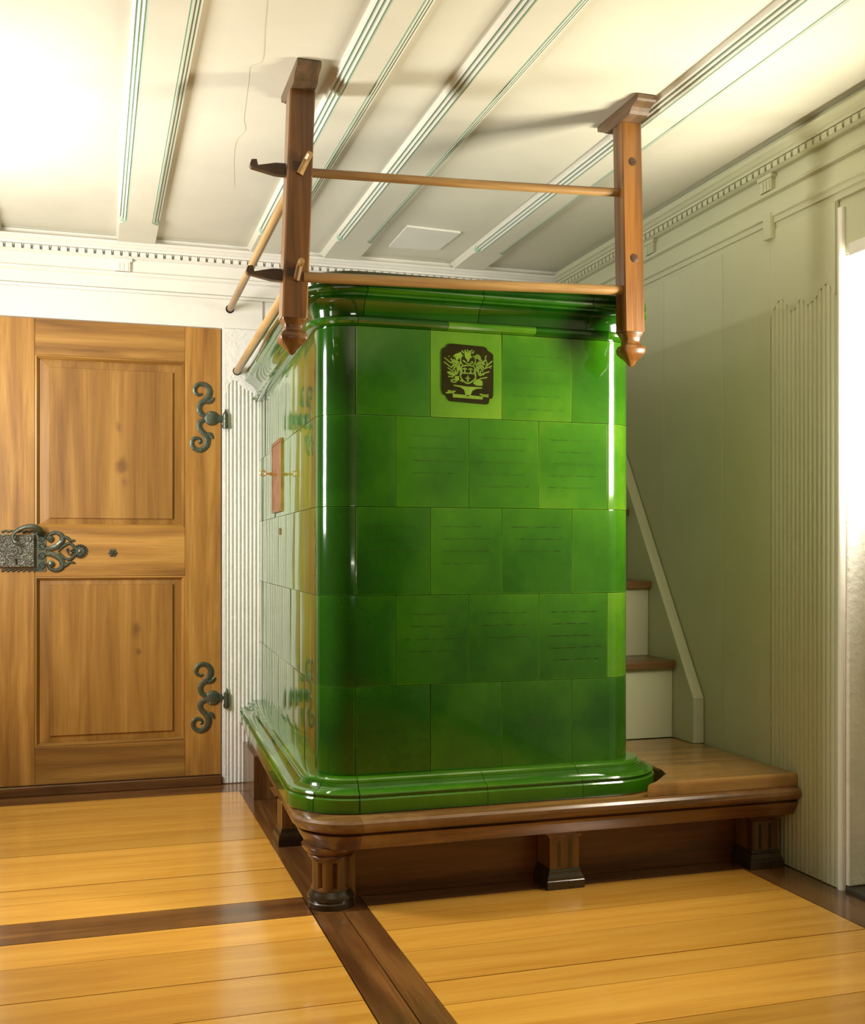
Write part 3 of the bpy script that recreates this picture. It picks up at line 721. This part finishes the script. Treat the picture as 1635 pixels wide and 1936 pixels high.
rb([(505, 1040), (560, 1020), (620, 1045), (560, 1070), (505, 1045)], [10] * 3); rb([(680, 1040), (730, 1030), (720, 1065)], [9, 9, 7])
P.append(poly_vf([(990, 1000), (1060, 990), (1120, 1030), (1120, 1110), (1060, 1115), (990, 1110), (935, 1070)], c1, 0, .0012))
for s in (1, -1):
    X = lambda x: x if s == 1 else 1672 - x
    for pts in ([(560, 640), (600, 700), (640, 720)], [(690, 640), (700, 700), (740, 740)], [(585, 830), (600, 880), (580, 930)], [(520, 900), (570, 905), (600, 930)], [(735, 560), (700, 600), (690, 650)], [(720, 470), (735, 500), (760, 520)]):
        rb([(X(a), b) for a, b in pts], [8, 13, 8], 3)
# pedestal
P.append(poly_vf([(555, 1115), (830, 1140), (1110, 1140), (1110, 1165), (1000, 1175), (920, 1215), (890, 1290), (830, 1320), (790, 1290), (760, 1200), (690, 1160), (560, 1135)], c1, 0, .0012))
P.append(poly_vf([(545, 1285), (1130, 1310), (1120, 1368), (545, 1350)], c1, 0, .0012))
rb([(410, 1275), (500, 1255), (600, 1235)], [8, 20, 8], 3); rb([(450, 1225), (520, 1250), (560, 1280)], [8, 14, 8], 3)
rb([(1065, 1265), (1140, 1290), (1240, 1275)], [8, 18, 8], 3); rb([(1140, 1300), (1240, 1315)], [14, 8], 2)
v, f = multi(*P); mesh('coat_of_arms', v, f, 'crest_light', crest) if False else mesh('coat_of_arms', v, f, 'crest_light', ct0)
# faded script lines on the front tiles
for (r, k), lines in {(0, 2): 5, (1, 0): 4, (1, 1): 5, (1, 2): 5, (2, 0): 3, (2, 1): 4, (2, 2): 3, (3, 0): 4, (3, 1): 3, (3, 2): 5}.items():
    fx = fr_odd if r % 2 == 0 else fr_even
    x0, x1, z0, z1 = fx[k], fx[k + 1], ZR[r + 1], ZR[r]
    P = []
    sfn = lambda u, w_, h: (u, BY - h, w_)
    for li in range(lines):
        z = z1 - (.055 + li * .036 if r else .06 + li * .04)
        x = x0 + random.uniform(.03, .06); xe = x1 - random.uniform(.03, .06)
        while x < xe:
            L = random.uniform(.012, .04)
            P.append(ribbon_vf([(x, z + random.uniform(-.001, .001)), (x + L * .5, z + random.uniform(-.0012, .0012)), (min(x + L, xe), z)], [.0003, .00055, .0003], sfn, .0016, 2, False))
            x += L + random.uniform(.003, .02)
    v, f = multi(*P); mesh('faded_script', v, f, 'ink', front_tiles[(r, k)], kind='stuff')
# copper soot door on the left flank
def flank(y, o, z): p = PB.at(PB.u_left(y), o); return (p.x, p.y, z)
def fbox(name, y0, y1, z0, z1, o0, o1, mat, parent):
    v, f = loft([[flank(y0, o, z0), flank(y1, o, z0), flank(y1, o, z1), flank(y0, o, z1)] if True else 0 for o in (o0, o1)] ); return mesh(name, v, f, mat, parent)
sd = fbox('soot_door', 3.93, 4.19, 1.150, 1.405, .001, .006, 'copper', stove)
fbox('door_rim', 3.925, 3.940, 1.145, 1.410, .001, .007, 'brass', sd); fbox('door_rim', 4.180, 4.195, 1.145, 1.410, .001, .009, 'copper', sd)
fbox('door_rim', 3.940, 4.180, 1.145, 1.157, .001, .009, 'copper', sd); fbox('door_rim', 3.940, 4.180, 1.398, 1.410, .001, .009, 'copper', sd)
a = flank(4.04, .010, 1.285); b = flank(4.04, .048, 1.287)
tube('latch_key', [a, flank(4.04, .020, 1.285), flank(4.04, .021, 1.285), flank(4.04, .034, 1.286), flank(4.04, .035, 1.286), b], [.004, .004, .006, .006, .0035, .0035], 'brass', sd, 8)
c = Vector(flank(4.04, .058, 1.288)); tube('latch_ring', [tuple(c + Vector((math.cos(t) * .010, 0, math.sin(t) * .010))) for t in [2 * math.pi * k / 14 for k in range(15)]], .0028, 'brass', sd, 8)
v, f = loft([[flank(3.985, o, 1.060), flank(4.005, o, 1.060), flank(4.005, o, 1.085), flank(3.985, o, 1.085)] for o in (-.001, .004)]); mesh('small_plug', v, f, 'copper', stove)

# ================================================================= BENCH
bench = empty('stove_bench', (1.3, 3.0, 0), label='dark wooden bench frame with short fluted legs carrying the green stove', cat='bench')
PL = Path(.560, 2.30, 2.935, .648, YB - .001, .125)      # reference line of the ledge
LP = [(-.060, .1765), (-.004, .1765), (-.001, .181), (.004, .192), (.012, .204), (.016, .212), (.018, .218), (.007, .222), (.007, .227), (.026, .229), (.033, .236), (.036, .245), (.034, .255), (.027, .262), (.014, .2655), (-.060, .2655)]
uf = lambda x: PL.u_front(x)
sweep('ledge', PL, LP, PL.u_left(YB - .002), PL.cum[1] + PL.L[1] * .12, 'bench_y', bench, gap=.0003)
sweep('ledge', PL, LP, PL.cum[1] + PL.L[1] * .12, uf(.700), 'bench_x', bench, gap=.0003)
sweep('ledge', PL, LP, uf(.700), uf(2.096), 'bench_x', bench, gap=.0003)
v, f = poly_vf([(.70, 3.001), (2.097, 3.001), (2.097, YB - .003), (.715, YB - .003), (.665, 3.2)], lambda u, w_, h: (u, w_, h), .2, .2645); mesh('deck', v, f, 'bench_x', bench)
# seat plank and its cleat
sv = [(1.585, 2.958), (1.567, 2.93), (2.109, 2.922), (2.109, 3.60), (1.72, 3.60), (1.72, 3.20), (1.702, 3.05), (1.66, 2.975)]
sv = [(1.578, 2.925), (2.098, 2.922), (2.098, 3.618), (1.722, 3.618), (1.722, 3.11), (1.712, 3.03), (1.655, 2.965)]
bm = bmesh.new(); vs0 = [bm.verts.new((x, y, .2668)) for x, y in sv]; vs1 = [bm.verts.new((x, y, .307)) for x, y in sv]
bm.faces.new(vs0[::-1]); bm.faces.new(vs1)
for i in range(len(sv)): j = (i + 1) % len(sv); bm.faces.new((vs0[i], vs0[j], vs1[j], vs1[i]))
bmesh.ops.bevel(bm, geom=[e for e in bm.edges if all(abs(q.co.z - .307) < 1e-6 for q in e.verts)], offset=.012, segments=4, profile=.6, affect='EDGES')
bm.verts.index_update(); v = [tuple(p.co) for p in bm.verts]; f = [[q.index for q in fc.verts] for fc in bm.faces]; bm.free()
mesh('seat', v, f, 'seat', bench, smooth=True)
box('apron_board', .715, 2.096, 3.085, 3.105, .0005, .1985, 'apron', bench)
box('apron_board', .665, .714, 3.20, 4.70, .0005, .1985, 'apron', bench) if False else None
# square fluted legs on the front
def leg(cx, w, yf, d, name='leg'):
    y1 = yf + d
    rings = []
    for z, ex in ((.1762, .034), (.170, .031), (.160, .016), (.152, .007), (.146, .0)):
        pass
    P = []
    sq = lambda z, ex: [(cx - w / 2 - ex, yf - ex, z), (cx + w / 2 + ex, yf - ex, z), (cx + w / 2 + ex, y1, z), (cx - w / 2 - ex, y1, z)]
    P.append(loft([sq(z, e) for z, e in ((.058, 0), (.148, 0), (.152, .005), (.158, .007), (.165, .016), (.172, .026), (.1763, .028))]))
    v, f = multi(*P); lg = mesh(name, v, f, 'bench_z', bench)
    for k in (-1, 1):
        fx = cx + k * w * .19
        v, f = loft([[(fx - .0055, yf - .0006, z0), (fx + .0055, yf - .0006, z0), (fx + .0055, yf + .003, z0), (fx - .0055, yf + .003, z0)] for z0 in (.062, .128, )] + [[(fx - .003, yf - .0006, .140), (fx + .003, yf - .0006, .140), (fx + .003, yf + .003, .140), (fx - .003, yf + .003, .140)]])
        mesh('flute', v, f, 'foot', lg)
    v, f = loft([sq(z, e) for z, e in ((.0005, .013), (.024, .013), (.026, .011), (.034, .0105), (.046, .004), (.050, .0045), (.0578, .001))])
    mesh('foot', v, f, 'foot', lg)
    return lg
leg(1.334, .094, 2.984, .095); leg(2.022, .094, 2.984, .095)
# legs on the left flank (fluted face looks left)
def flank_leg(yc, w, x):
    sq = lambda z, ex: [(x - ex, yc - w / 2 - ex, z), (x + .075, yc - w / 2 - ex, z), (x + .075, yc + w / 2 + ex, z), (x - ex, yc + w / 2 + ex, z)]
    v, f = loft([sq(z, e) for z, e in ((.058, 0), (.148, 0), (.158, .007), (.172, .022), (.1763, .024))]); lg = mesh('leg', v, f, 'bench_z', bench)
    for k in (-1, 1):
        c = yc + k * w * .19
        v, f = box_vf(x - .0006, x + .003, c - .0055, c + .0055, .062, .138); mesh('flute', v, f, 'foot', lg)
    v, f = loft([sq(z, e) for z, e in ((.0005, .013), (.024, .013), (.034, .0105), (.046, .004), (.0578, .001))]); mesh('foot', v, f, 'foot', lg)
flank_leg(3.735, .095, .607)
v, f = multi(box_vf(.612, .70, 4.40, YB - .019, .0005, .1763)); wl = mesh('leg', v, f, 'bench_z', bench)
# round corner leg: fluted column under the rounded ledge corner
ccx, ccy = .640, 3.040
def circ(r, z, n=48, fl=False):
    out = []
    for k in range(n):
        a = 2 * math.pi * k / n; rr = r
        if fl: rr = r - (.011 if (k % 6) == 0 else 0)
        out.append((ccx + rr * math.cos(a), ccy + rr * math.sin(a), z))
    return out
v, f = loft([circ(.056, .050), circ(.055, .058), circ(.055, .060, fl=True), circ(.056, .128, fl=True), circ(.056, .131), circ(.056, .138), circ(.064, .142), circ(.067, .148), circ(.064, .153), circ(.072, .157), circ(.080, .166), circ(.084, .1763)])
cl = mesh('leg', v, f, 'bench_z', bench, smooth=True)
v, f = loft([circ(.066, .0005), circ(.067, .016), circ(.064, .019), circ(.067, .026), circ(.066, .034), circ(.060, .042), circ(.057, .0498)]); mesh('foot', v, f, 'foot', cl, smooth=True)
box('leg_backing', .672, .706, 3.02, 3.084, .0006, .176, 'bench_z', bench)

# ================================================================= STAIRS behind the stove
stair = empty('staircase', (1.9, 3.7, .31), label='narrow steep wooden stair rising behind the stove against the right wall', cat='staircase')
SXI = 2.058
rise, run = .289, .186
for k in range(5):
    z1 = .307 + rise * (k + 1); yn = 3.600 + run * k
    zlow = .3085 if k == 0 else .307 + rise * k + .0005
    box('riser', 1.71, SXI, yn + .024, yn + .042, zlow, z1 - .0305, 'wallr', stair)
    box('tread', 1.71, SXI + .001, yn, yn + run + .040, z1 - .030, z1, 'tread', stair, bev=.004, seg=2)
ys0, zs0, sl = 3.478, .470, 1.555
P_ = [(ys0, .3085), (ys0, zs0), (4.55, zs0 + (4.55 - ys0) * sl), (4.75, zs0 + (4.55 - ys0) * sl), (4.75, 1.2), (3.75, .3085)]
v, f = loft([[(x, y, z) for y, z in P_] for x in (SXI + .0012, SXI + .043)]); mesh('stringer', v, f, 'wallr', stair)

# ================================================================= DRYING RACK over the stove
rack = empty('drying_rack', (1.04, 2.98, 1.55), label='brown wooden drying rack hanging from the ceiling above the stove', cat='rack')
def post(x_top, x_bot, yc, w, d, z_end, z_tip, cap_x0, cap_x1, cap_y0, cap_y1, z_cap):
    def sq(z, k, kd=None, x=None):
        t = (z_cap - z) / (z_cap - z_end); xc = x_top + (x_bot - x_top) * t
        c = .004 if k > .3 else .001
        a, b = w / 2 * k, d / 2 * k
        return [(xc + sx * (a - (c if q else 0)), yc + sy * (b - (0 if q else c)), z) for sx, sy, q in ((-1, -1, 0), (-1, -1, 1), (1, -1, 1), (1, -1, 0), (1, 1, 0), (1, 1, 1), (-1, 1, 1), (-1, 1, 0))]
    H = z_end - z_tip
    v, f = loft([sq(z_cap, 1), sq(z_end, 1)]); p = mesh('post', v, f, 'post', rack)
    v, f = loft([sq(z_end - q * H, k) for q, k in ((0.003, .94), (.06, .90), (.14, .74), (.24, .68), (.33, .70), (.36, .80), (.40, .96), (.50, 1.06), (.60, 1.02), (.70, .82), (.80, .55), (.88, .36), (.95, .24), (1, .05))])
    mesh('finial', v, f, 'post', p, smooth=True, sharp=50)
    # cap board under the ceiling, both ends shaped to an ogee
    th = .044
    prof = [(.004, ZC - .0006), (0, ZC - .004), (0, ZC - .015), (.006, ZC - .020), (.016, ZC - .0215), (.026, ZC - .0225), (.036, ZC - .026), (.046, ZC - .034), (.052, ZC - .041), (.062, ZC - th)]
    L = cap_y1 - cap_y0
    pts = [(cap_y0 + a, z) for a, z in prof] + [(cap_y1 - a, z) for a, z in prof[::-1]]
    v, f = loft([[(x, y, z) for y, z in pts] for x in (cap_x0, cap_x1)]); mesh('cap', v, f, 'post_old', p)
    return p
pl_ = post(.5465, .5245, 3.0, .070, .066, 1.640, 1.542, .514, .579, 2.872, 3.135, ZC - .0445)
pr_ = post(1.516, 1.5275, 2.938, .065, .062, 1.650, 1.549, 1.482, 1.5415, 2.805, 3.068, ZC - .0445)
tube('rod', [(.560, 2.986, 2.0465), (1.03, 2.965, 2.055), (1.500, 2.94, 2.0668)], .0125, 'rod_x', rack, 14)
tube('rod', [(.548, 2.970, 1.7526), (1.03, 2.953, 1.762), (1.503, 2.935, 1.7753)], .0148, 'rod_x', rack, 14)
for (hp_, e), r_ in zip(RODS, (.0138, .0150)): tube('rod', [e, (hp_[0], YB - .0255, hp_[2])], r_, 'rod_y', rack, 14)
# carved hooks sticking out on the left and wedge pegs
for z, xe in ((2.049, .5025), (1.7586, .4925)):
    pts = [(xe, z + .016), (xe - .028, z + .015), (xe - .076, z + .004), (xe - .080, z + .020), (xe - .094, z + .018), (xe - .098, z + .004), (xe - .094, z - .003), (xe - .030, z - .016), (xe, z - .017)]
    v, f = loft([[(x, y, zz) for x, zz in pts] for y in (2.984, 3.006)]); mesh('hook', v, f, 'hook', rack)
for x, z, sl_ in ((.549, 2.062, .020), (.533, 1.770, .008)):
    v, f = tube_vf([(x - sl_ * .6, 2.9665, z - .028), (x + sl_ * .3, 2.955, z + .010), (x + sl_ * .6, 2.936, z + .020)], [.010, .009, .0085], 8)
    mesh('peg', v, f, 'rod_x', rack, smooth=True)
    box('mortise', x - .030, x + .004, 2.9662, 2.9668, z - .018, z + .006, 'hook', rack)
for x, z, r_ in ((1.518, 2.150, .0125), (1.524, 1.866, .0130)):
    v, f = disc_vf(x, z, r_, lambda u, w_, h: (u, 2.9068 - h, w_), .0018, 16, .75); mesh('knot', v, f, 'hook', rack, smooth=True)
